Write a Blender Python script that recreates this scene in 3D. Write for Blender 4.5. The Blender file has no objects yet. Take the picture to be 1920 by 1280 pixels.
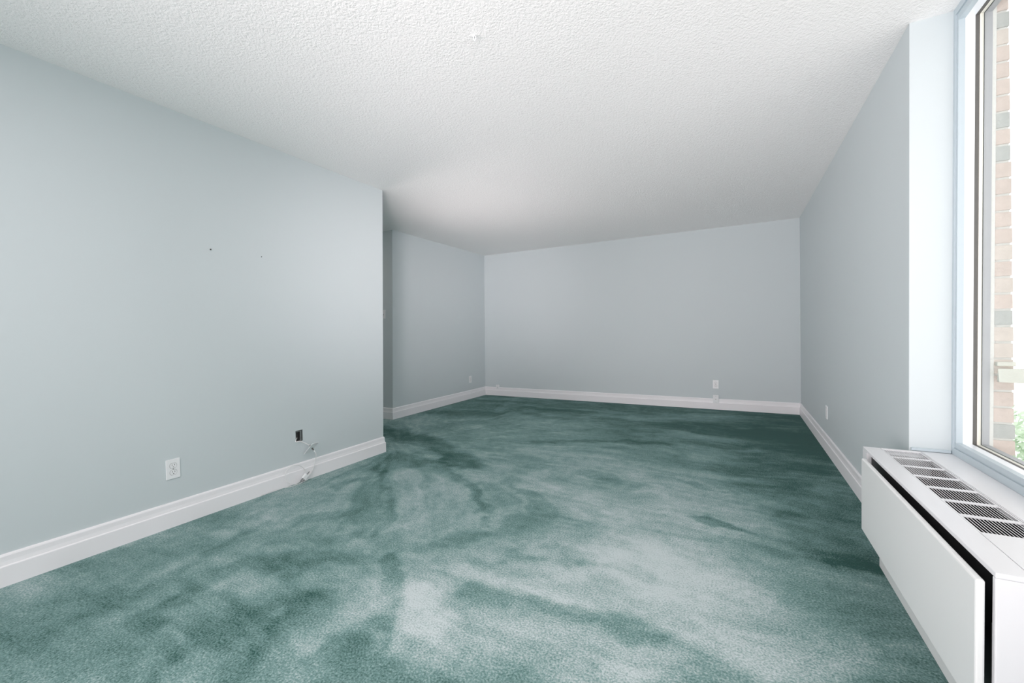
import bpy, bmesh, math, random
from mathutils import Vector, Matrix
import numpy as np

# ---------------------------------------------------------------- camera, sky, light, exposure
scene = bpy.context.scene
COL = scene.collection

cam_data = bpy.data.cameras.new('camera')
cam = bpy.data.objects.new('camera', cam_data)
COL.objects.link(cam)
scene.camera = cam
YAW, PITCH, ROLL, EYE = -0.493218, -0.023988, -0.019202, 1.10125
fwd = Vector((math.sin(YAW) * math.cos(PITCH), math.cos(YAW) * math.cos(PITCH), math.sin(PITCH)))
rgt = Vector((math.cos(YAW), -math.sin(YAW), 0))
upv = rgt.cross(fwd)
cr, sr = math.cos(ROLL), math.sin(ROLL)
cx_, cy_ = cr * rgt + sr * upv, -sr * rgt + cr * upv
cam.matrix_world = Matrix(((cx_.x, cy_.x, -fwd.x, 0), (cx_.y, cy_.y, -fwd.y, 0), (cx_.z, cy_.z, -fwd.z, EYE), (0, 0, 0, 1)))
cam_data.sensor_fit = 'HORIZONTAL'
cam_data.sensor_width = 36
cam_data.lens = 788.708 / 1920 * 36
cam_data.clip_start = 0.02

SKY = 1.72
world = bpy.data.worlds.new('overcast_sky')
scene.world = world
world.use_nodes = True
bg = world.node_tree.nodes['Background']
bg.inputs['Color'].default_value = (1.0, 0.94, 0.955, 1)
bg.inputs['Strength'].default_value = SKY

def portal(name, loc, rot, sx, sy):
    l = bpy.data.lights.new(name, 'AREA')
    l.shape = 'RECTANGLE'; l.size = sx; l.size_y = sy
    l.cycles.is_portal = True
    o = bpy.data.objects.new(name, l); COL.objects.link(o)
    o.location = loc; o.rotation_euler = rot
    return o
# daylight portals: they only steer the sky's own light through the window and the added rear opening
portal('window_daylight', (0.94, 0.85, 1.48), (0, math.radians(90), 0), 1.82, 3.34)
portal('rear_fill_portal', (-1.0, -2.62, 1.3), (math.radians(-90), 0, 0), 3.2, 2.1)

def fill_light(name, loc, aim, sx, sy, watts, color=(1, .985, .97), spread=180):
    l = bpy.data.lights.new(name, 'AREA')
    l.shape = 'RECTANGLE'; l.size = sx; l.size_y = sy; l.energy = watts; l.color = color; l.spread = math.radians(spread)
    o = bpy.data.objects.new(name, l); COL.objects.link(o)
    o.location = loc; o.rotation_euler = (Vector(aim) - Vector(loc)).to_track_quat('-Z', 'Y').to_euler()
    return o
# added fill lights, all out of view: overhead, behind the camera and in the passage
WHITE = (1, .90, .917)
fill_light('fill_overhead', (-1.2, -.5, 2.40), (-1.2, -.5, 0), 1.5, 1.5, 33, WHITE)
fill_light('fill_up_left', (-1.2, -1.5, .6), (-1.4, 3.6, 2.44), 1.6, 1.6, 6, WHITE, 100)
fill_light('fill_up_right', (-1.9, -1.0, .6), (.5, 3.2, 2.44), 1.4, 1.4, 23, WHITE, 100)
fill_light('fill_rear', (0, -2.2, 1.2), (-1.2, 6.3, 2.1), 1.8, 1.4, 13, WHITE, 90)
fill_light('fill_up_middle', (-.9, -.4, .4), (.2, 4.4, 2.44), 1.0, 1.0, 6.5, WHITE, 70)
fill_light('fill_side', (.6, -1.5, 1.3), (-3.9, 5.6, 1.9), .9, .9, 12, WHITE, 31)
fill_light('fill_passage', (-3.4, 3.05, .6), (-2.62, 3.62, 1.10), .5, .5, 13.5, WHITE, 114)
fill_light('fill_hall', (-5.2, 3.3, 2.38), (-5.0, 3.5, 0), .3, .3, 6, (1, .87, .80), 180)

scene.view_settings.view_transform = 'Standard'
scene.view_settings.look = 'None'
scene.view_settings.gamma = 1
scene.view_settings.use_curve_mapping = False
scene.view_settings.exposure = 0.0
scene.cycles.use_denoising = True
scene.cycles.max_bounces = 14
scene.cycles.diffuse_bounces = 10
scene.cycles.glossy_bounces = 4
scene.cycles.transparent_max_bounces = 12
scene.cycles.sample_clamp_indirect = 6

# ---------------------------------------------------------------- helpers
def lin(r, g, b):
    f = lambda c: (c / 255) / 12.92 if c / 255 <= .04045 else ((c / 255 + .055) / 1.055) ** 2.4
    return (f(r), f(g), f(b), 1)

def material(name, color, rough=.5, metal=0., spec=.5, noise=None, bump=None, vary=0.):
    """Principled surface; noise=(scale) slight colour mottling of the material, bump=(scale, strength, distance)."""
    m = bpy.data.materials.new(name); m.use_nodes = True
    nt = m.node_tree; p = nt.nodes['Principled BSDF']
    p.inputs['Base Color'].default_value = color
    p.inputs['Roughness'].default_value = rough
    p.inputs['Metallic'].default_value = metal
    p.inputs['Specular IOR Level'].default_value = spec
    tc = nt.nodes.new('ShaderNodeTexCoord')
    if noise:
        n = nt.nodes.new('ShaderNodeTexNoise'); n.inputs['Scale'].default_value = noise; n.inputs['Detail'].default_value = 3
        nt.links.new(tc.outputs['Object'], n.inputs['Vector'])
        mx = nt.nodes.new('ShaderNodeMix'); mx.data_type = 'RGBA'
        mx.inputs['A'].default_value = tuple(c * (1 - vary) for c in color[:3]) + (1,)
        mx.inputs['B'].default_value = tuple(min(1, c * (1 + vary)) for c in color[:3]) + (1,)
        nt.links.new(n.outputs['Fac'], mx.inputs['Factor']); nt.links.new(mx.outputs['Result'], p.inputs['Base Color'])
    if bump:
        n = nt.nodes.new('ShaderNodeTexNoise'); n.inputs['Scale'].default_value = bump[0]; n.inputs['Detail'].default_value = 4
        nt.links.new(tc.outputs['Object'], n.inputs['Vector'])
        b = nt.nodes.new('ShaderNodeBump'); b.inputs['Strength'].default_value = bump[1]; b.inputs['Distance'].default_value = bump[2]
        nt.links.new(n.outputs['Fac'], b.inputs['Height']); nt.links.new(b.outputs['Normal'], p.inputs['Normal'])
    return m

M = {}
M['wall'] = material('pale_blue_grey_paint', lin(202, 210, 212), .55, spec=.35, noise=1.5, vary=.01, bump=(220, .06, .002))
M['white_trim'] = material('white_satin_trim_paint', lin(240, 238, 240), .35, noise=3, vary=.01)
M['casing'] = material('pale_blue_casing_paint', lin(188, 200, 206), .4, noise=3, vary=.01)
M['white_metal'] = material('white_enamelled_sheet_metal', lin(226, 226, 228), .3, noise=4, vary=.01)
M['panel_metal'] = material('off_white_enamelled_panel', lin(232, 233, 232), .38, noise=2.5, vary=.012)
M['dark_metal'] = material('charcoal_sheet_metal', lin(26, 27, 29), .5, noise=30, vary=.2)
M['box_grey'] = material('dull_grey_wall_box', lin(118, 120, 120), .6, noise=20, vary=.15)
M['black'] = material('black_void', lin(14, 14, 15), .7, noise=10, vary=.2)
M['grey_metal'] = material('galvanised_steel', lin(150, 152, 152), .4, metal=.7, noise=60, vary=.1)
M['plastic'] = material('white_plastic', lin(236, 237, 238), .3, noise=8, vary=.01)
M['cable'] = material('white_cable_jacket', lin(232, 231, 230), .4, noise=20, vary=.02)
M['gasket'] = material('dark_grey_window_gasket', lin(96, 95, 92), .6, noise=20, vary=.12)
M['spacer'] = material('cream_glazing_spacer', lin(235, 232, 222), .5, noise=150, vary=.06)
M['alu'] = material('grey_aluminium_window_frame', lin(176, 176, 180), .45, metal=.2, noise=12, vary=.05)
M['jamb'] = material('white_window_jamb', lin(240, 243, 247), .35, noise=4, vary=.01)
M['mortar'] = material('pale_mortar', lin(216, 214, 210), .9, noise=60, vary=.08, bump=(120, .4, .004))
M['brick_pink'] = material('pink_brick', lin(204, 188, 180), .9, noise=35, vary=.12, bump=(90, .5, .004))
M['brick_tan'] = material('tan_brick', lin(207, 195, 187), .9, noise=35, vary=.12, bump=(90, .5, .004))
M['brick_grey'] = material('grey_brick', lin(180, 180, 177), .9, noise=35, vary=.12, bump=(90, .5, .004))
M['stone'] = material('pale_stone_sill', lin(228, 226, 220), .8, noise=20, vary=.05, bump=(60, .3, .003))
M['rail'] = material('weathered_white_paint', lin(216, 213, 204), .7, noise=25, vary=.06, bump=(40, .4, .004))
M['leaf'] = material('tree_leaf', lin(205, 224, 198), .7, noise=1.2, vary=.3)
M['bark'] = material('tree_bark', lin(98, 86, 72), .9, noise=12, vary=.3)
M['lawn'] = material('lawn_green', lin(110, 140, 90), .9, noise=2, vary=.2)

# stippled ceiling
m = M['ceiling'] = material('white_stippled_ceiling', lin(246, 245, 244), .9, spec=.2)
nt = m.node_tree; p = nt.nodes['Principled BSDF']; tc = nt.nodes.new('ShaderNodeTexCoord')
n1 = nt.nodes.new('ShaderNodeTexNoise'); n1.inputs['Scale'].default_value = 115; n1.inputs['Detail'].default_value = 3; n1.inputs['Roughness'].default_value = .6
n2 = nt.nodes.new('ShaderNodeTexVoronoi'); n2.inputs['Scale'].default_value = 60
nt.links.new(tc.outputs['Object'], n1.inputs['Vector']); nt.links.new(tc.outputs['Object'], n2.inputs['Vector'])
ad = nt.nodes.new('ShaderNodeMath'); ad.operation = 'MULTIPLY_ADD'; ad.inputs[1].default_value = -.35
nt.links.new(n2.outputs['Distance'], ad.inputs[0]); nt.links.new(n1.outputs['Fac'], ad.inputs[2])
bm_ = nt.nodes.new('ShaderNodeBump'); bm_.inputs['Strength'].default_value = .55; bm_.inputs['Distance'].default_value = .008
nt.links.new(ad.outputs[0], bm_.inputs['Height']); nt.links.new(bm_.outputs['Normal'], p.inputs['Normal'])

# clear glass: mostly transmits, a faint mirror
m = M['glass'] = bpy.data.materials.new('clear_window_glass'); m.use_nodes = True
nt = m.node_tree; nt.nodes.clear()
out = nt.nodes.new('ShaderNodeOutputMaterial'); tr = nt.nodes.new('ShaderNodeBsdfTransparent'); gl = nt.nodes.new('ShaderNodeBsdfGlossy')
gl.inputs['Roughness'].default_value = .02; tr.inputs['Color'].default_value = (.97, .985, .98, 1)
mix = nt.nodes.new('ShaderNodeMixShader'); mix.inputs[0].default_value = .03
nt.links.new(tr.outputs[0], mix.inputs[1]); nt.links.new(gl.outputs[0], mix.inputs[2])
nt.links.new(mix.outputs[0], out.inputs['Surface'])

# green cut-pile carpet: the lay of the pile plus painted floor shade (attribute) picks between two tones of the yarn, tufts from noise
m = M['carpet'] = bpy.data.materials.new('green_cut_pile_carpet'); m.use_nodes = True
nt = m.node_tree; p = nt.nodes['Principled BSDF']
p.inputs['Roughness'].default_value = .95; p.inputs['Specular IOR Level'].default_value = .1
p.inputs['Sheen Weight'].default_value = .14; p.inputs['Sheen Roughness'].default_value = .5
p.inputs['Sheen Tint'].default_value = (.75, 1, .97, 1)
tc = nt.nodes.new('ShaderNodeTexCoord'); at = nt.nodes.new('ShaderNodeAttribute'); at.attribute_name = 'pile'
na = nt.nodes.new('ShaderNodeTexNoise'); na.inputs['Scale'].default_value = 130; na.inputs['Detail'].default_value = 3; na.inputs['Roughness'].default_value = .65
nt.links.new(tc.outputs['Object'], na.inputs['Vector'])
nb = nt.nodes.new('ShaderNodeTexNoise'); nb.inputs['Scale'].default_value = 22; nb.inputs['Detail'].default_value = 5
nt.links.new(tc.outputs['Object'], nb.inputs['Vector'])
s1 = nt.nodes.new('ShaderNodeMath'); s1.operation = 'MULTIPLY_ADD'; s1.inputs[1].default_value = 1.5; s1.inputs[2].default_value = -.75
nt.links.new(na.outputs['Fac'], s1.inputs[0])
s2 = nt.nodes.new('ShaderNodeMath'); s2.operation = 'MULTIPLY_ADD'; s2.inputs[1].default_value = .36; s2.inputs[2].default_value = -.18
nt.links.new(nb.outputs['Fac'], s2.inputs[0])
s3 = nt.nodes.new('ShaderNodeMath'); s3.operation = 'ADD'; nt.links.new(s1.outputs[0], s3.inputs[0]); nt.links.new(s2.outputs[0], s3.inputs[1])
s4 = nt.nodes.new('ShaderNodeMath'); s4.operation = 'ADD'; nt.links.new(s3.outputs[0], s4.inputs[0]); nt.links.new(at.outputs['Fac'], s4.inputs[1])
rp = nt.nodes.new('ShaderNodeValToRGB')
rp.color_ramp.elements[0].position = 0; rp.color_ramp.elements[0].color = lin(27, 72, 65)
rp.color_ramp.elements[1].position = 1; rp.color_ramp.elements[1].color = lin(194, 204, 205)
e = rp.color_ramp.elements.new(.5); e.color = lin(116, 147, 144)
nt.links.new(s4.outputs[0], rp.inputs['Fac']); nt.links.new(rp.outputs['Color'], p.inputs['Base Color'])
b = nt.nodes.new('ShaderNodeBump'); b.inputs['Strength'].default_value = .6; b.inputs['Distance'].default_value = .008
nt.links.new(na.outputs['Fac'], b.inputs['Height']); nt.links.new(b.outputs['Normal'], p.inputs['Normal'])


class Mesh:
    """Collects shapes and links them as one mesh object."""
    def __init__(self):
        self.bm = bmesh.new(); self.slot = 0; self.smooth = False
    def face(self, vs):
        f = self.bm.faces.new(vs); f.material_index = self.slot; f.smooth = self.smooth; return f
    def hexa(self, lo, hi):
        """lo and hi: four points each, same winding (anticlockwise seen from hi)."""
        a = [self.bm.verts.new(p) for p in lo]; b = [self.bm.verts.new(p) for p in hi]
        self.face(a[::-1]); self.face(b)
        for i in range(4):
            j = (i + 1) % 4; self.face([a[i], a[j], b[j], b[i]])
        return self
    def box(self, x0, x1, y0, y1, z0, z1, bev=0):
        sub = bmesh.new() if bev else None
        if bev:
            keep, self.bm = self.bm, sub
        q = [(x0, y0), (x1, y0), (x1, y1), (x0, y1)]
        self.hexa([(x, y, z0) for x, y in q], [(x, y, z1) for x, y in q])
        if bev:
            bmesh.ops.bevel(sub, geom=sub.edges[:], offset=bev, segments=2, profile=.5, affect='EDGES')
            for f in sub.faces: f.material_index = self.slot
            tmp = bpy.data.meshes.new('tmp'); sub.to_mesh(tmp); sub.free()
            self.bm = keep; self.bm.from_mesh(tmp); bpy.data.meshes.remove(tmp)
        return self
    def quad(self, *pts):
        self.face([self.bm.verts.new(p) for p in pts]); return self
    def poly_prism(self, pts, d):
        """extrude a polygon (3-D points) by vector d"""
        a = [self.bm.verts.new(p) for p in pts]; b = [self.bm.verts.new(Vector(p) + Vector(d)) for p in pts]
        self.face(a[::-1]); self.face(b)
        for i in range(len(a)):
            j = (i + 1) % len(a); self.face([a[i], a[j], b[j], b[i]])
        return self
    def ring(self, x0, x1, o, i):
        """rectangular frame between depths x0..x1; o, i = (y0, y1, z0, z1) outer and inner"""
        O = [(o[0], o[2]), (o[1], o[2]), (o[1], o[3]), (o[0], o[3])]; I = [(i[0], i[2]), (i[1], i[2]), (i[1], i[3]), (i[0], i[3])]
        for k in range(4):
            j = (k + 1) % 4
            q = [O[k], O[j], I[j], I[k]]
            self.hexa([(x0, y, z) for y, z in q], [(x1, y, z) for y, z in q])
        return self
    def tube(self, pts, r, n=10, cap=True):
        pts = [Vector(p) for p in pts]; rs = r if isinstance(r, (list, tuple)) else [r] * len(pts)
        t = (pts[1] - pts[0]).normalized(); u = t.orthogonal().normalized(); rings = []
        for k, P in enumerate(pts):
            t = (pts[min(k + 1, len(pts) - 1)] - pts[max(k - 1, 0)]).normalized()
            u = (u - t * u.dot(t)).normalized(); v = t.cross(u)
            rings.append([self.bm.verts.new(P + rs[k] * (math.cos(2 * math.pi * a / n) * u + math.sin(2 * math.pi * a / n) * v)) for a in range(n)])
        for a, c in zip(rings, rings[1:]):
            for k in range(n):
                j = (k + 1) % n; self.face([a[k], a[j], c[j], c[k]])
        if cap:
            self.face(rings[0][::-1]); self.face(rings[-1])
        return self
    def build(self, name, mats, parent=None, matrix=None):
        bmesh.ops.recalc_face_normals(self.bm, faces=self.bm.faces[:])
        me = bpy.data.meshes.new(name); self.bm.to_mesh(me); self.bm.free()
        for mm in (mats if isinstance(mats, (list, tuple)) else [mats]):
            me.materials.append(M[mm])
        o = bpy.data.objects.new(name, me); COL.objects.link(o)
        if parent: o.parent = parent
        if matrix: o.matrix_world = matrix
        return o

def struct(o, label=None):
    o['kind'] = 'structure'
    if label: o['label'] = label
    return o

def tag(o, label, cat, group=None):
    o['label'] = label; o['category'] = cat
    if group: o['group'] = group
    return o

def thing(name, label, cat, loc=(0, 0, 0), matrix=None, group=None):
    o = bpy.data.objects.new(name, None); COL.objects.link(o)
    o.empty_display_size = .05
    if matrix is not None: o.matrix_world = matrix
    else: o.location = loc
    return tag(o, label, cat, group)

def wall_matrix(point, normal):
    """local -y faces out of the wall, z runs up the wall"""
    n = Vector(normal).normalized(); y = -n
    z = Vector((0, 0, 1)); z = (z - n * z.dot(n)).normalized(); x = y.cross(z)
    return Matrix(((x.x, y.x, z.x, point[0]), (x.y, y.y, z.y, point[1]), (x.z, y.z, z.z, point[2]), (0, 0, 0, 1)))

def spline(pts, n=8):
    P = [Vector(p) for p in pts]; P = [2 * P[0] - P[1]] + P + [2 * P[-1] - P[-2]]; out = []
    for i in range(1, len(P) - 2):
        for k in range(n):
            t = k / n; a, b, c, d = P[i - 1], P[i], P[i + 1], P[i + 2]
            out.append(.5 * ((2 * b) + (c - a) * t + (2 * a - 5 * b + 4 * c - d) * t * t + (3 * b - a - 3 * c + d) * t ** 3))
    return out + [P[-2]]

# ---------------------------------------------------------------- room shell
CEIL = 2.44
XA, XB, XW = -2.920, -3.920, 0.683          # left wall, far left wall, right wall
EA_B, EA_T = 2.856, 2.932                   # end of the left wall, at floor and ceiling (slightly out of plumb)
G_B, G_T = 4.012, 4.090                     # hall wall facing the room
D_B, D_T = 6.266, 6.323                     # back wall
YN = 2.532                                  # end of the right wall, start of the window
REAR = -2.5

# carpet: grid with the lay of the pile and painted shade as a float per vertex
STROKES = [
    ([(-2.41, 0.66), (-2.32, 0.93), (-2.43, 1.21)], 0.12, -0.30),
    ([(-2.02, 0.66), (-2.11, 0.9), (-2.07, 1.1), (-1.78, 1.25), (-1.58, 1.5)], 0.14, -0.50),
    ([(-1.72, 0.65), (-1.72, 0.82), (-1.65, 1.09), (-1.44, 1.12)], 0.16, -0.38),
    ([(-1.49, 1.61), (-1.2, 1.31), (-1.07, 1.11)], 0.05, -0.60),
    ([(-1.42, 0.8), (-1.51, 0.97), (-1.52, 1.12)], 0.09, -0.40),
    ([(-2.57, 2.02), (-2.47, 2.31), (-2.66, 2.58)], 0.07, -0.40),
    ([(-2.28, 1.55), (-2.13, 1.83)], 0.09, -0.35),
    ([(-3.57, 3.52), (-2.78, 3.39), (-2.29, 3.09), (-2.0, 2.88)], 0.20, -0.90),
    ([(-2.61, 2.53), (-2.74, 2.88), (-2.42, 2.77)], 0.20, -0.65),
    ([(-2.81, 2.85), (-2.47, 2.45), (-1.95, 1.96), (-1.77, 1.73)], 0.04, -0.40),
    ([(-2.25, 2.85), (-1.88, 2.53)], 0.15, -0.40),
    ([(-1.71, 2.43), (-1.29, 2.15)], 0.05, -0.30),
    ([(-0.91, 1.88), (-0.59, 1.95), (-0.42, 1.98)], 0.08, -0.40),
    ([(-0.99, 1.52), (-0.73, 1.57), (-0.47, 1.58), (-0.33, 1.58)], 0.08, -0.60),
    ([(-1.27, 1.82), (-1.06, 2.14), (-0.68, 2.18)], 0.14, -0.45),
    ([(-2.24, 2.84), (-1.32, 2.14), (-1.18, 2.09)], 0.06, -0.40),
    ([(-1.45, 2.57), (-0.91, 2.26)], 0.05, -0.40),
    ([(-0.16, 2.59), (0.06, 2.55)], 0.05, -0.80),
    ([(-0.86, 1.33), (-0.69, 1.37), (-0.53, 1.37)], 0.12, -0.40),
    ([(-1.11, 1.02), (-0.79, 1.05)], 0.20, -0.50),
    ([(-1.2, 1.08), (-1.17, 1.26)], 0.12, -0.40),
    ([(0.43, 2.44), (0.57, 2.49)], 0.06, -0.60),
    ([(-1.63, 3.81), (-1.0, 4.13), (-0.04, 4.46)], 0.12, -0.40),
    ([(-3.89, 4.56), (-2.91, 4.77), (-2.69, 5.5), (-1.76, 5.44)], 0.18, -0.35),
    ([(-1.07, 3.01), (-0.6, 2.92)], 0.12, -0.35),
    ([(0.3, 2.81), (0.44, 2.54)], 0.22, -0.50),
    ([(-0.44, 5.05), (0.3, 4.87)], 0.50, -0.30),
    ([(-0.13, 3.75), (0.48, 3.05)], 0.30, -0.30),
    ([(-1.16, 1.32), (-0.85, 1.21)], 0.20, 0.38),
    ([(-1.11, 1.4), (-0.99, 1.15)], 0.18, 0.40),
    ([(-2.58, 1.19), (-2.58, 1.45)], 0.15, 0.30),
    ([(-1.76, 1.0), (-1.58, 1.21)], 0.10, 0.30),
    ([(-1.81, 1.94), (-2.1, 2.42)], 0.25, 0.35),
    ([(-1.08, 1.64), (-0.86, 1.66), (-0.55, 1.64)], 0.10, 0.30),
    ([(-2.42, 0.84), (-2.34, 1.08)], 0.10, 0.25),
    ([(-0.68, 1.4), (-0.38, 1.4)], 0.20, 0.30),
    ([(-0.51, 2.21), (-0.18, 1.99), (0.1, 1.7)], 0.40, 0.35),
    ([(-1.59, 2.92), (-0.84, 2.5)], 0.30, 0.20),
    ([(-0.39, 3.17), (-0.08, 3.09)], 0.05, -0.40),
    ([(-1.89, 1.53), (-1.88, 1.71)], 0.12, -0.30),
]

def value_noise(u, v, seed):
    """smooth 2-D value noise in 0..1"""
    iu, iv = np.floor(u).astype(np.int64), np.floor(v).astype(np.int64)
    fu, fv = u - iu, v - iv
    fu, fv = fu * fu * (3 - 2 * fu), fv * fv * (3 - 2 * fv)
    def h(a, b):
        n = (a * 374761393 + b * 668265263 + seed * 1442695041) & 0xffffffff
        n = ((n ^ (n >> 13)) * 1274126177) & 0xffffffff
        return ((n ^ (n >> 16)) & 0xffff) / 65535.
    return (h(iu, iv) * (1 - fu) + h(iu + 1, iv) * fu) * (1 - fv) + (h(iu, iv + 1) * (1 - fu) + h(iu + 1, iv + 1) * fu) * fv

def pile_shade_field(X, Y):
    # sweeps of the vacuum cleaner fan out of the passage on the left; further in they run across the room
    N = value_noise
    wx = X + .22 * (N(X * 1.6, Y * 1.6, 3) - .5) + .07 * (N(X * 6, Y * 6, 5) - .5); wy = Y + .22 * (N(X * 1.6, Y * 1.6, 4) - .5) + .07 * (N(X * 6, Y * 6, 6) - .5)
    ang = np.arctan2(wy - 3.3, wx + 3.0); rad = np.hypot(wx + 3.0, wy - 3.3)
    fan = N(ang * 6, rad * 1.1, 11) * .45 + N(ang * 15, rad * 2.0, 12) * .33 + N(ang * 36, rad * 3.0, 13) * .22
    across = N(wx * .9, wy * 3.0, 21) * .45 + N(wx * 2.4, wy * 7.5, 22) * .33 + N(wx * 5, wy * 17, 23) * .22
    w = np.clip((rad - 1.3) / 1.6, 0, 1); w = w * w * (3 - 2 * w)
    w = np.where((X > -1.2) | (Y > 2.6), np.maximum(w, .5), w)
    n = fan * (1 - w) + across * w
    edge = np.clip((n - .43) / .14, 0, 1); edge = edge * edge * (3 - 2 * edge)
    f = .50 + .36 * (n - .5) + .08 * (edge - .5)
    f += .16 * (N(wx * 6, wy * 6, 31) - .5) + .12 * (N(wx * 15, wy * 15, 32) - .5)
    f += .15 * ((N(ang * 95, rad * 5, 14) - .5) * (1 - w) + (N(wx * 6, wy * 34, 24) - .5) * w)
    # light painted into the middle, shade painted in along the far and right walls
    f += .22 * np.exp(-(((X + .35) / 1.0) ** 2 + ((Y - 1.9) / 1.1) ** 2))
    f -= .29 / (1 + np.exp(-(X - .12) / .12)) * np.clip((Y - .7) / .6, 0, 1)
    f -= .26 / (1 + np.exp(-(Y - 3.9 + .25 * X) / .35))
    for pts, wd, s in STROKES:
        d = np.full(X.shape, 9.)
        for (ax, ay), (bx, by) in zip(pts, pts[1:]):
            dx, dy = bx - ax, by - ay; L = dx * dx + dy * dy
            t = np.clip(((wx - ax) * dx + (wy - ay) * dy) / L, 0, 1)
            d = np.minimum(d, np.hypot(wx - ax - t * dx, wy - ay - t * dy))
        d = d + .07 * (N(X * 8, Y * 8, 41) - .5) + .05 * (N(X * 24, Y * 24, 42) - .5)
        g = np.clip(1.25 - d / (wd * .8), 0, 1); g = g * g * (3 - 2 * g)
        f += .43 * s * g
    return f

gx = np.arange(-6.0, 0.8301, .0125); gy = np.arange(REAR, 6.36, .0125)
GX, GY = np.meshgrid(gx, gy); nx, ny = len(gx), len(gy)
verts = np.stack([GX.ravel(), GY.ravel(), np.zeros(nx * ny)], 1)
i0 = (np.arange(ny - 1)[:, None] * nx + np.arange(nx - 1)[None, :]).ravel()
faces = np.stack([i0, i0 + 1, i0 + nx + 1, i0 + nx], 1)
me = bpy.data.meshes.new('floor')
me.vertices.add(len(verts)); me.vertices.foreach_set('co', verts.ravel())
me.loops.add(faces.size); me.loops.foreach_set('vertex_index', faces.ravel().astype(np.int32))
me.polygons.add(len(faces)); me.polygons.foreach_set('loop_start', (np.arange(len(faces)) * 4).astype(np.int32))
me.update(calc_edges=True)
me.attributes.new('pile', 'FLOAT', 'POINT').data.foreach_set('value', pile_shade_field(GX, GY).ravel().astype(np.float32))
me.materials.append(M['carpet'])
floor = bpy.data.objects.new('floor', me); COL.objects.link(floor)
struct(floor, 'green cut-pile carpet with vacuum marks and painted shade over the whole floor')

struct(Mesh().box(-6.1, .84, REAR - .1, 6.5, CEIL, CEIL + .15).build('ceiling', 'ceiling'), 'white stippled ceiling')

# left wall with the open socket hole
HY0, HY1, HZ0, HZ1 = 1.985, 2.043, .303, .388
w = Mesh()
def ya(c, z):
    return c if c is not None else EA_B + (EA_T - EA_B) * z / CEIL
ys, zs = [REAR, HY0, HY1, None], [0, HZ0, HZ1, CEIL]
for i in range(3):
    for j in range(3):
        if i == 1 and j == 1: continue
        w.quad((XA, ya(ys[i], zs[j]), zs[j]), (XA, ya(ys[i + 1], zs[j]), zs[j]), (XA, ya(ys[i + 1], zs[j + 1]), zs[j + 1]), (XA, ya(ys[i], zs[j + 1]), zs[j + 1]))
for a, b_ in (((HY0, HZ0), (HY1, HZ0)), ((HY1, HZ0), (HY1, HZ1)), ((HY1, HZ1), (HY0, HZ1)), ((HY0, HZ1), (HY0, HZ0))):
    w.quad((XA, *a), (XA, *b_), (XA - .013, *b_), (XA - .013, *a))
XA2 = XA - .13
w.quad((XA, EA_B, 0), (XA, EA_T, CEIL), (XA2, EA_T, CEIL), (XA2, EA_B, 0))
w.quad((XA2, REAR, 0), (XA2, EA_B, 0), (XA2, EA_T, CEIL), (XA2, REAR, CEIL))
w.quad((XA, REAR, 0), (XA, REAR, CEIL), (XA2, REAR, CEIL), (XA2, REAR, 0))
wl = w.build('wall_left', 'wall')
struct(wl, 'pale blue-grey left wall ending at the passage')

w = Mesh()   # far left wall with the hall return, one solid corner
w.hexa([(-6, G_B, 0), (XB, G_B, 0), (XB, D_B + .2, 0), (-6, D_B + .2, 0)], [(-6, G_T, CEIL), (XB, G_T, CEIL), (XB, D_T + .2, CEIL), (-6, D_T + .2, CEIL)])
struct(w.build('wall_far_left', 'wall'), 'pale blue-grey wall beyond the passage')
w = Mesh().hexa([(-6, EA_B - .13, 0), (XA2, EA_B - .13, 0), (XA2, EA_B, 0), (-6, EA_B, 0)], [(-6, EA_T - .13, CEIL), (XA2, EA_T - .13, CEIL), (XA2, EA_T, CEIL), (-6, EA_T, CEIL)])
struct(w.build('wall_hall', 'wall'))
struct(Mesh().box(-6.1, -6, EA_B - .2, G_T + .1, 0, CEIL).build('wall_hall_end', 'wall'))
w = Mesh().hexa([(XB - .3, D_B, 0), (.95, D_B, 0), (.95, D_B + .15, 0), (XB - .3, D_B + .15, 0)], [(XB - .3, D_T, CEIL), (.95, D_T, CEIL), (.95, D_T + .15, CEIL), (XB - .3, D_T + .15, CEIL)])
struct(w.build('wall_back', 'wall'), 'pale blue-grey back wall')
w = Mesh().hexa([(XW + .002, YN, 0), (.94, YN, 0), (.94, D_B + .1, 0), (XW + .002, D_B + .1, 0)], [(XW - .002, YN, CEIL), (.94, YN, CEIL), (.94, D_T + .1, CEIL), (XW - .002, D_T + .1, CEIL)])
struct(w.build('wall_right', 'wall'), 'pale blue-grey right wall ending at the window recess')
# window side: apron below, wall beyond the window towards the rear
WY0, WY1, WZ0, WZ1 = -0.80, 2.500, .581, 2.382
w = Mesh().box(.83, .93, REAR, YN, 0, .527).box(.83, .93, REAR, WY0 - .03, .527, CEIL)
struct(w.build('wall_window', 'wall'), 'wall below and beside the window')
# rear wall; its window is added to let in fill daylight
w = Mesh().box(XA2, -2.6, REAR - .1, REAR, 0, CEIL).box(.6, .93, REAR - .1, REAR, 0, CEIL).box(-2.6, .6, REAR - .1, REAR, 0, .25).box(-2.6, .6, REAR - .1, REAR, 2.35, CEIL)
struct(w.build('wall_rear', 'wall'))
w2 = struct(Mesh().box(-2.6, -2.53, REAR - .09, REAR - .02, .25, 2.35).box(.53, .6, REAR - .09, REAR - .02, .25, 2.35).box(-2.53, .53, REAR - .09, REAR - .02, .25, .32)
            .box(-2.53, .53, REAR - .09, REAR - .02, 2.28, 2.35).box(-1.03, -.97, REAR - .09, REAR - .02, .32, 2.28).build('added_rear_window', 'jamb'))
Mesh().box(-2.53, .53, REAR - .058, REAR - .052, .32, 2.28).build('glass', 'glass', w2)

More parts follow.
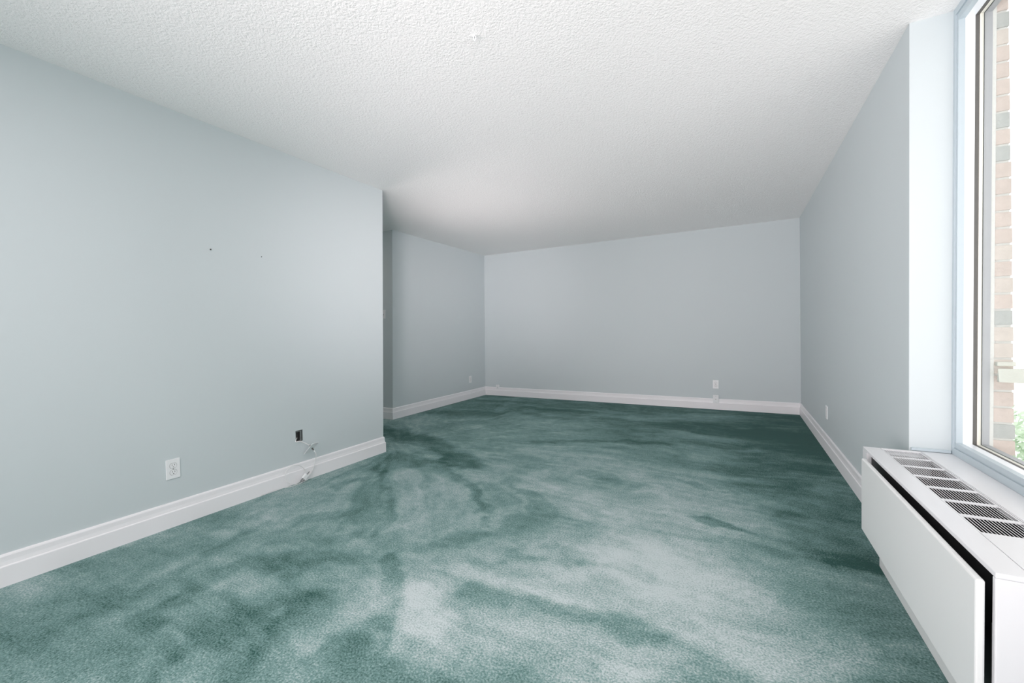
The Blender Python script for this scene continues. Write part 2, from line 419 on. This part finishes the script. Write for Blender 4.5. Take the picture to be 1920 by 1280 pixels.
# baseboards: stepped profile run along the wall foot
PROFILE = [(-.02, 0), (.018, 0), (.018, .088), (.0168, .0915), (.0135, .0945), (.011, .112), (.0105, .134), (.008, .141), (.005, .1435), (-.02, .1435)]
def baseboard(name, p0, p1, n, mitre0=0, mitre1=0, label=None):
    """from p0 to p1 along the wall foot, n = direction into the room; mitre lengthens (+) or shortens (-) an end with the thickness"""
    p0, p1, n = Vector((*p0, 0)), Vector((*p1, 0)), Vector((*n, 0)); d = (p1 - p0).normalized()
    m_ = Mesh()
    a = [m_.bm.verts.new(p0 + n * t + Vector((0, 0, z)) - d * t * mitre0) for t, z in PROFILE]
    c = [m_.bm.verts.new(p1 + n * t + Vector((0, 0, z)) + d * t * mitre1) for t, z in PROFILE]
    m_.face(a[::-1]); m_.face(c)
    for k in range(len(a)):
        j = (k + 1) % len(a); m_.face([a[k], a[j], c[j], c[k]])
    return struct(m_.build(name, 'white_trim'), label)
baseboard('baseboard_left', (XA, REAR), (XA, EA_B), (1, 0), 0, 1, 'white baseboard along the left wall')
baseboard('baseboard_left_end', (XA, EA_B), (XA2 - .5, EA_B), (0, 1), 1, 0)
baseboard('baseboard_hall', (-6, G_B), (XB, G_B), (0, -1), 0, 1, 'white baseboard in the passage')
baseboard('baseboard_far_left', (XB, G_B), (XB, D_B), (1, 0), 1, -1, 'white baseboard of the far left wall')
baseboard('baseboard_back', (XB, D_B), (XW + .002, D_B), (0, -1), -1, -1, 'white baseboard of the back wall')
baseboard('baseboard_right', (XW + .002, D_B), (XW + .002, YN), (-1, 0), -1, 0, 'white baseboard of the right wall')
# thin painted bead at the foot of the window recess
struct(Mesh().box(.69, .822, YN - .010, YN + .004, .5275, .5405, .002).build('trim_1', 'casing'), 'thin bead at the foot of the window recess')

# ---------------------------------------------------------------- window
win = Mesh()
win.ring(.824, .846, (WY0 - .05, YN + .002, .527, CEIL), (WY0 - .02, WY1 + .015, .5565, WZ1 + .030))
win.ring(.8305, .850, (WY0 - .02, WY1 + .015, .5565, WZ1 + .030), (WY0 - .016, WY1 + .011, .5605, WZ1 + .026))
win.ring(.829, .850, (WY0 - .016, WY1 + .011, .5605, WZ1 + .026), (WY0, WY1, WZ0, WZ1))
win = win.build('window_1', 'casing')
struct(win, 'large window with pale blue casing above the heater')
Mesh().ring(.8501, .880, (WY0 - .03, YN, .53, CEIL), (WY0, WY1, WZ0, WZ1)).build('jamb', 'jamb', win)
Mesh().ring(.880, .892, (WY0 - .03, YN, .53, CEIL), (WY0, WY1, WZ0, WZ1)).build('gasket', 'gasket', win)
Mesh().ring(.8935, .905, (WY0 - .03, YN, .53, CEIL), (WY0, WY1, WZ0, WZ1)).build('glazing_spacer', 'spacer', win)
Mesh().ring(.907, .930, (WY0 - .03, YN, .53, CEIL), (WY0 + .003, WY1 - .003, WZ0 + .003, WZ1 - .003)).build('outer_frame', 'alu', win)
Mesh().box(.8965, .8985, WY0 - .01, WY1 + .01, WZ0 - .01, WZ1 + .01).build('inner_pane', 'glass', win)
Mesh().box(.9052, .9070, WY0 - .01, WY1 + .01, WZ0 - .01, WZ1 + .01).build('outer_pane', 'glass', win)
Mesh().box(.842, .9068, .825, .875, WZ0, WZ1).build('mullion', 'jamb', win)
struct(Mesh().box(.930, .942, WY1 - .001, YN + .002, .50, 2.6).build('trim_2', 'mortar'), 'pale caulk line between window and brick')

# brick pier outside, courses of 68 mm; mortar body with real bricks standing proud of it
PITCH_B = .0677; Z_J = 1.153
def lean(z): return -.0160 * (z - .55)
pier = Mesh(); pier.slot = 0
pier.hexa([(.942, 2.511, -.3), (1.004 + lean(-.3), 2.511, -.3), (1.004 + lean(-.3), 6.6, -.3), (.942, 6.6, -.3)],
          [(.942, 2.511, 3.0), (1.004 + lean(3.0), 2.511, 3.0), (1.004 + lean(3.0), 6.6, 3.0), (.942, 6.6, 3.0)])
rb = random.Random(5)
for k in range(-21, 27):
    z0 = Z_J + k * PITCH_B + .004; z1 = z0 + PITCH_B - .010
    y = 2.505
    while y < 5.0:
        ln = .092 if (k % 2 and y == 2.505) else .194
        pier.slot = 3 if (y == 2.505 and k in (-1, -8, 11, 9, 17)) else (3 if rb.random() < .10 and y > 2.505 else rb.choice((1, 1, 2)))
        jx = rb.uniform(-.0015, .0015)
        pier.hexa([(.9435, y, z0), (1.0075 + lean(z0) + jx, y, z0), (1.0075 + lean(z0) + jx, y + ln, z0), (.9435, y + ln, z0)],
                  [(.9435, y, z1), (1.0075 + lean(z1) + jx, y, z1), (1.0075 + lean(z1) + jx, y + ln, z1), (.9435, y + ln, z1)])
        y += ln + .010
struct(pier.build('wall_exterior', ['mortar', 'brick_pink', 'brick_tan', 'brick_grey']), 'pink and grey brick pier outside the window')
sill = Mesh().poly_prism([(.928, -.9, .45), (.930, -.9, .578), (.95, -.9, .571), (1.02, -.9, .528), (1.05, -.9, .50), (1.05, -.9, .45)], (0, 3.40, 0))
struct(sill.build('trim_3', 'stone'), 'pale stone sill outside the window')
struct(Mesh().box(.935, 1.0, -.9, 2.505, 2.43, 3.0).build('trim_4', 'stone'), 'stone lintel outside the window')

# weathered rail fixed to the pier
rd = Vector((.95, -.31, 0)).normalized(); rn = Vector((-rd.y, rd.x, 0))
def railpt(s, t, z): q = Vector((.9475, 2.478, 0)) + rd * s + rn * t; return (q.x, q.y, z)
rail = Mesh()
rail.hexa([railpt(.002, -.012, .854), railpt(1.1, -.012, .854), railpt(1.1, .012, .854), railpt(-.003, .012, .854)],
          [railpt(-.002, -.012, .909), railpt(1.1, -.012, .909), railpt(1.1, .012, .909), railpt(.002, .012, .909)])
rail_o = rail.build('outdoor_railing', 'rail')
tag(rail_o, 'white weathered horizontal rail outside the window, fixed to the brick pier', 'railing')
Mesh().box(.946, 1.001, 2.484, 2.507, .919, .936, .003).build('mounting_strip', 'rail', rail_o)

# ---------------------------------------------------------------- heater under the window
HX, HYN, HYF, HZT = .517, 1.357, 2.520, .527
GXA, GXB, GYA, GYB = .5835, .7215, 1.607, 2.504      # grille opening
SEAM = .5800
h = thing('convector_heater', 'long white convector heater cabinet with dark grille on top, under the window', 'heater', (0.66, 1.94, 0))
hm = Matrix.Translation((-.66, -1.94, 0))
def hpart(mesh, name, mat, parent=None, **k):
    o = mesh.build(name, mat, parent or h)
    if parent is None: o.location = (-.66, -1.94, 0)
    for a, v in k.items(): o[a] = v
    return o
c = Mesh()
c.box(HX, SEAM, HYN, HYF, .5145, HZT, .002)                              # front strip of the top
c.box(GXB + .0005, .8235, HYN, HYF, .520, HZT)                           # back strip
c.box(SEAM + .0015, GXB, GYB, HYF, .515, HZT)                            # far strip
c.box(HX, .8235, HYN, HYN + .015, 0.06, .5145, .003)                     # near end cover
c.box(HX, .8235, 2.455, HYF, .14, .5145)                                 # far end cover
hpart(c, 'cabinet_cover', 'white_metal')
hpart(Mesh().box(SEAM + .0012, GXB - .0005, HYN + .001, GYA, .519, .5266), 'access_lid', 'white_metal')
# grille: frame, cross bars and thin blades
g = Mesh(); rows = 7; pitch = (GYB - GYA) / rows
g.box(SEAM + .0012, GXA + .0025, GYA, GYB, .513, .5255)
g.box(GXB - .0105, GXB - .0065, GYA, GYB, .513, .5262)
g.box(GXB - .0035, GXB - .0005, GYA, GYB, .513, .5262)
for k in range(rows + 1):
    yc = GYA + k * pitch
    hw = .0095 if 0 < k < rows else .003
    if k == 0: yc += .003
    if k == rows: yc -= .003
    g.box(GXA, GXB - .010, yc - hw, yc + hw, .5222, .5252)
nb_ = 15
for k in range(1, nb_):
    xc = GXA + .0025 + (GXB - .0105 - GXA - .0025) * k / nb_
    g.box(xc - .0009, xc + .0009, GYA, GYB, .5233, .5242)
hpart(g, 'grille', 'white_metal')
b_ = Mesh().box(.534, .815, HYN + .017, 2.453, .155, .420)
b_.box(.534, .548, HYN + .017, 2.453, .420, .514).box(.735, .815, HYN + .017, 2.453, .42, .512).box(.548, .735, HYN + .017, 1.59, .42, .512)
for k in range(6):                                                       # pressed ribs beside the gap
    zc = .46 - k * .055
    b_.box(.529, .5345, HYN + .0175, HYN + .05, zc - .006, zc + .006, .002)
hpart(b_, 'inner_housing', 'dark_metal', label='dark inner housing')
fp = Mesh().box(.487, .504, 1.364, 2.400, .178, .5005, .0045)
pan = hpart(fp, 'front_panel', 'panel_metal')
for yy in (1.5, 2.3):
    fo = Mesh().box(.503, .535, yy - .012, yy + .012, .30, .33).build('bracket', 'dark_metal', pan)
hpart(Mesh().box(.562, .80, 1.42, 2.452, 0, .16, .002), 'kick_plate', 'panel_metal')
hpart(Mesh().box(.5185, .5205, HYN + .0145, HYN + .019, .06, .40), 'edge_strip', 'grey_metal', label='thin metal edge strip')

# ---------------------------------------------------------------- wall plates and sockets
def oval(m_, cx, cz, r, flat, y0, y1):
    pts = []
    for k in range(32):
        a = 2 * math.pi * k / 32; x, z = r * math.cos(a), r * math.sin(a)
        pts.append((cx + x, y0, cz + max(-flat, min(flat, z))))
    m_.poly_prism(pts, (0, y1 - y0, 0))

def face_plate(par, wd=.070, ht=.114):
    return Mesh().box(-wd / 2, wd / 2, -.0055, .001, -ht / 2, ht / 2, .002).build('face_plate', 'plastic', par)

def outlet(label, point, normal):
    t = thing('power_outlet', label, 'power outlet', matrix=wall_matrix(point, normal), group=None)
    face_plate(t)
    for s in (1, -1):
        m_ = Mesh(); m_.slot = 0; oval(m_, 0, s * .0195, .0172, .0142, -.0055, -.0075)
        m_.slot = 1
        for x in (-.0063, .0063):
            m_.box(x - .0012, x + .0012, -.0078, -.0070, s * .0195 + .0005, s * .0195 + .0085)
        oval(m_, 0, s * .0195 - .0075, .0026, .0026, -.0078, -.0070)
        # dark parting line around the receptacle face
        r0 = [(.0180 * math.cos(2 * math.pi * k / 32), max(-.0150, min(.0150, .0180 * math.sin(2 * math.pi * k / 32)))) for k in range(33)]
        m_.tube([(x, -.0056, s * .0195 + z) for x, z in r0], .0006, 5)
        m_.build('receptacle', ['plastic', 'gasket'], t)
    m_ = Mesh(); oval(m_, 0, 0, .003, .003, -.0055, -.0066); m_.build('screw', 'grey_metal', t)
    return t

NB = (0, -1, (D_T - D_B) / CEIL)       # the back wall leans a touch
outlet('white double power outlet low on the left wall, facing the room', (XA, 1.2075, .3355), (1, 0, 0))
outlet('white double power outlet on the far left wall near the corner', (XB, 5.80, .319), (1, 0, 0))
outlet('double power outlet on the back wall, just above the cable jack plate', (-.268, D_B + .0079, .336), NB)

def jack_plate(label, point, normal, ht=.114, wd=.070):
    t = thing('cable_jack_plate', label, 'wall plate', matrix=wall_matrix(point, normal))
    face_plate(t, wd, ht)
    m_ = Mesh(); oval(m_, 0, 0, .0045, .0045, -.005, -.011); m_.build('jack', 'gasket', t)
    for s in (1, -1):
        m_ = Mesh(); oval(m_, 0, s * ht * .36, .0028, .0028, -.005, -.0064); m_.build('screw', 'grey_metal', t)
    return t
jack_plate('white cable jack plate overlapping the back baseboard, below the outlet', (-.267, D_B - .0180, .1385), (0, -1, 0))
jack_plate('small jack plate on top of the back baseboard near the left corner', (-3.658, D_B - .0125, .147), (0, -1, 0), .075, .062)
t = thing('blank_wall_plate', 'white wall plate on the right wall, seen nearly edge-on', 'wall plate', matrix=wall_matrix((XW + .0015, 4.545, .338), (-1, 0, 0)))
face_plate(t)
for s in (1, -1):
    m_ = Mesh(); oval(m_, 0, s * .041, .0028, .0028, -.005, -.0064); m_.build('screw', 'grey_metal', t)

t = thing('light_switch', 'white toggle light switch on the passage wall beside the left wall end', 'light switch',
          matrix=wall_matrix((-4.074, G_B + (G_T - G_B) * 1.357 / CEIL, 1.357), (0, -1, (G_T - G_B) / CEIL)))
face_plate(t)
Mesh().box(-.0055, .0055, -.0065, -.004, -.0125, .0125).build('switch_surround', 'gasket', t)
Mesh().hexa([(-.0045, -.005, -.003), (.0045, -.005, -.003), (.0045, -.005, .009), (-.0045, -.005, .009)], [(-.004, -.018, .008), (.004, -.018, .008), (.004, -.018, .014), (-.004, -.018, .014)]).build('toggle', 'plastic', t)
for s in (1, -1):
    m_ = Mesh(); oval(m_, 0, s * .030, .0026, .0026, -.005, -.0064); m_.build('screw', 'grey_metal', t)

# open wall box with its loose cable
jb = thing('junction_box', 'open empty wall box in the left wall with a cable hanging out', 'wall box', (XA, (HY0 + HY1) / 2, HZ0))
m_ = Mesh(); dpt = .062; a0, a1, z0, z1 = -.029, .029, 0, HZ1 - HZ0
m_.quad((-dpt, a0, z0), (-dpt, a1, z0), (-dpt, a1, z1), (-dpt, a0, z1))
m_.quad((-dpt, a0, z0), (-.002, a0, z0), (-.002, a0, z1), (-dpt, a0, z1)); m_.quad((-dpt, a1, z0), (-.002, a1, z0), (-.002, a1, z1), (-dpt, a1, z1))
m_.quad((-dpt, a0, z0), (-.002, a0, z0), (-.002, a1, z0), (-dpt, a1, z0)); m_.quad((-dpt, a0, z1), (-.002, a0, z1), (-.002, a1, z1), (-dpt, a1, z1))
m_.build('box_shell', 'box_grey', jb)
Mesh().box(-.010, -.004, a1 - .018, a1 - .008, z0 + .004, z1 - .012, .001).box(-.010, -.004, a0 + .006, a1 - .006, z1 - .013, z1 - .006, .001).build('mounting_bracket', 'grey_metal', jb)
Mesh().box(-.006, -.001, a1 - .004, a1, z0, z1).box(-.006, -.001, a0, a1, z1 - .004, z1).build('rim', 'grey_metal', jb)

PA, PC, PB = Vector((-2.905, 2.0332, .1989)), Vector((-2.830, 2.0549, .2848)), Vector((-2.845, 2.1242, .2810))
Lx = (PC - PA).normalized(); Nx = (PB - PC).cross(PA - PC).normalized()
if Nx.x < 0: Nx = -Nx
Wx = Nx.cross(Lx).normalized()
ctr = (PA + PB) / 2
pm = Matrix(((Wx.x, Nx.x, Lx.x, ctr.x), (Wx.y, Nx.y, Lx.y, ctr.y), (Wx.z, Nx.z, Lx.z, ctr.z), (0, 0, 0, 1)))
cp = thing('cable_wall_plate', 'loose white wall plate dangling on its cable below the open wall box', 'wall plate', matrix=pm)
Mesh().box(-.035, .035, -.0022, .0022, -.057, .057, .002).build('face_plate', 'plastic', cp)
for s in (1, -1):
    cn = Mesh(); cn.smooth = True
    cn.tube([(-.004, s * .002, .002), (-.004, s * .018, .002)], .0055, 6).tube([(-.004, s * .018, .002), (-.004, s * .026, .002)], .0038, 10)
    cn.build('connector', 'gasket', cp)
ca = pm @ Vector((-.004, -.026, .002)); cb = pm @ Vector((-.004, .026, .002))       # ca on the wall-box side
cab = Mesh(); cab.smooth = True
cab.tube(spline([(-2.935, 2.005, .330), (-2.925, 1.988, .316), (-2.905, 1.978, .309), (-2.897, 2.003, .309), (-2.896, 2.038, .288), ca]), .0031, 10)
tag(cab.build('lead_in_cable', 'cable'), 'short white cable arching from the open wall box to the loose plate', 'cable')
cab = Mesh(); cab.smooth = True
loop = [cb, (-2.850, 2.098, .198), (-2.866, 2.110, .160), (-2.886, 2.112, .110), (-2.894, 2.095, .062), (-2.8965, 2.060, .022), (-2.890, 1.985, .008), (-2.868, 1.93, .012), (-2.872, 1.886, .035),
        (-2.876, 1.866, .070), (-2.876, 1.868, .115), (-2.874, 1.895, .143), (-2.876, 1.935, .150), (-2.882, 1.985, .132), (-2.888, 2.024, .095), (-2.890, 2.032, .080), (-2.890, 2.036, .073)]
cab.tube(spline(loop), .0026, 10)
tag(cab.build('coaxial_cable', 'cable'), 'thin white cable looped against the left baseboard below the loose plate', 'cable')
cab = Mesh(); cab.smooth = True
cab.tube(spline([(-2.868, 2.035, .012), (-2.866, 1.97, .006), (-2.868, 1.90, .006), (-2.880, 1.84, .012), (-2.890, 1.78, .012), (-2.893, 1.70, .008)]), .0022, 8)
tag(cab.build('loose_cable_end', 'cable'), 'thin white cable tail lying along the foot of the left baseboard', 'cable')
sp_m = Matrix.Translation((-2.868, 2.016, .040)) @ Matrix.Rotation(math.radians(40), 4, 'X')
sp = thing('cable_splitter', 'small white cable splitter with three dark prongs at the left baseboard', 'splitter', matrix=sp_m)
Mesh().box(-.010, .010, -.019, .019, -.017, .017, .003).build('splitter_body', 'plastic', sp)
for (ya_, za_, dy) in ((.019, .0, 1), (-.019, .009, -1), (-.019, -.009, -1)):
    q = Mesh(); q.smooth = True
    q.tube([(0, ya_, za_), (0, ya_ + dy * .022, za_)], .0045, 8).tube([(0, ya_ + dy * .022, za_), (0, ya_ + dy * .028, za_)], .0025, 8)
    q.build('port', 'grey_metal', sp)

# nails and the ceiling hook
for lab, y, z, r in (('small dark nail in the left wall, the left one of two', 1.4484, 1.6515, .0042), ('tiny dark nail hole in the left wall, right of the larger nail', 1.7692, 1.6530, .0026)):
    nl = Mesh(); nl.smooth = True
    nl.tube([(XA - .005, y, z), (XA + .006, y, z), (XA + .0061, y, z), (XA + .008, y, z)], [r * .5, r * .5, r, r], 10)
    tag(nl.build('wall_nail', 'black'), lab, 'nail')
hk = Mesh(); hk.smooth = True
hk.tube([(-1.045, 1.634, CEIL + .002), (-1.045, 1.634, CEIL - .004)], .009, 12)
hk.tube(spline([(-1.045, 1.634, CEIL - .004), (-1.044, 1.633, CEIL - .018), (-1.036, 1.630, CEIL - .027), (-1.030, 1.628, CEIL - .020), (-1.031, 1.628, CEIL - .012)]), .0030, 8)
tag(hk.build('ceiling_hook', 'plastic'), 'tiny white hook screwed into the ceiling', 'hook')

# ---------------------------------------------------------------- trees below, seen through the window
struct(Mesh().box(2.0, 16, 4, 26, -7.3, -7.2).build('ground', 'lawn'), 'grass below the window')
def tree(label, x, y, base, top, r, seed):
    t = thing('garden_tree', label, 'tree', (x, y, base), group='trees below the window')
    rr = random.Random(seed); hgt = top - base
    tk = Mesh(); tk.smooth = True
    tk.tube([(0, 0, 0), (.05, .03, hgt * .3), (-.04, .05, hgt * .6), (0, 0, hgt * .85)], [.18, .14, .10, .04], 10)
    for k in range(7):
        a = k * 2.4; z = hgt * (.35 + .06 * k)
        tk.tube([(0, .03, z), (math.cos(a) * r * .35, math.sin(a) * r * .35, z + .4), (math.cos(a) * r * .7, math.sin(a) * r * .7, z + .9)], [.07, .05, .02], 6)
    tk.build('trunk', 'bark', t)
    lf = Mesh()
    clumps = []
    for k in range(26):
        a, c_ = rr.uniform(0, 6.283), rr.uniform(-1, 1); q = rr.uniform(.45, .85); s_ = math.sqrt(1 - c_ * c_)
        clumps.append((Vector((math.cos(a) * s_ * r * q, math.sin(a) * s_ * r * q, hgt - r * 1.0 + c_ * r * .9 * q)), rr.uniform(.25, .42) * r))
    for cc, cr2 in clumps:
        for k in range(150):
            v = Vector((rr.gauss(0, 1), rr.gauss(0, 1), rr.gauss(0, 1))).normalized() * cr2 * rr.uniform(.6, 1.05)
            P = cc + v; P.z = min(P.z, hgt)
            u = Vector((rr.gauss(0, 1), rr.gauss(0, 1), rr.gauss(0, 1))).normalized(); w_ = u.orthogonal().normalized(); s_ = rr.uniform(.07, .13)
            lf.quad(P - u * s_, P + w_ * s_ * .5, P + u * s_, P - w_ * s_ * .5)
    lf.build('foliage', 'leaf', t)
tree('leafy green tree right beyond the brick pier, below the window', 5.6, 13.2, -7.2, -.65, 2.1, 1)
tree('leafy green tree standing right of the nearest tree below the window', 10.2, 11.5, -7.2, -.9, 2.0, 2)
tree('darker green tree behind the other two below the window', 8.6, 17.0, -7.2, -1.2, 2.4, 3)
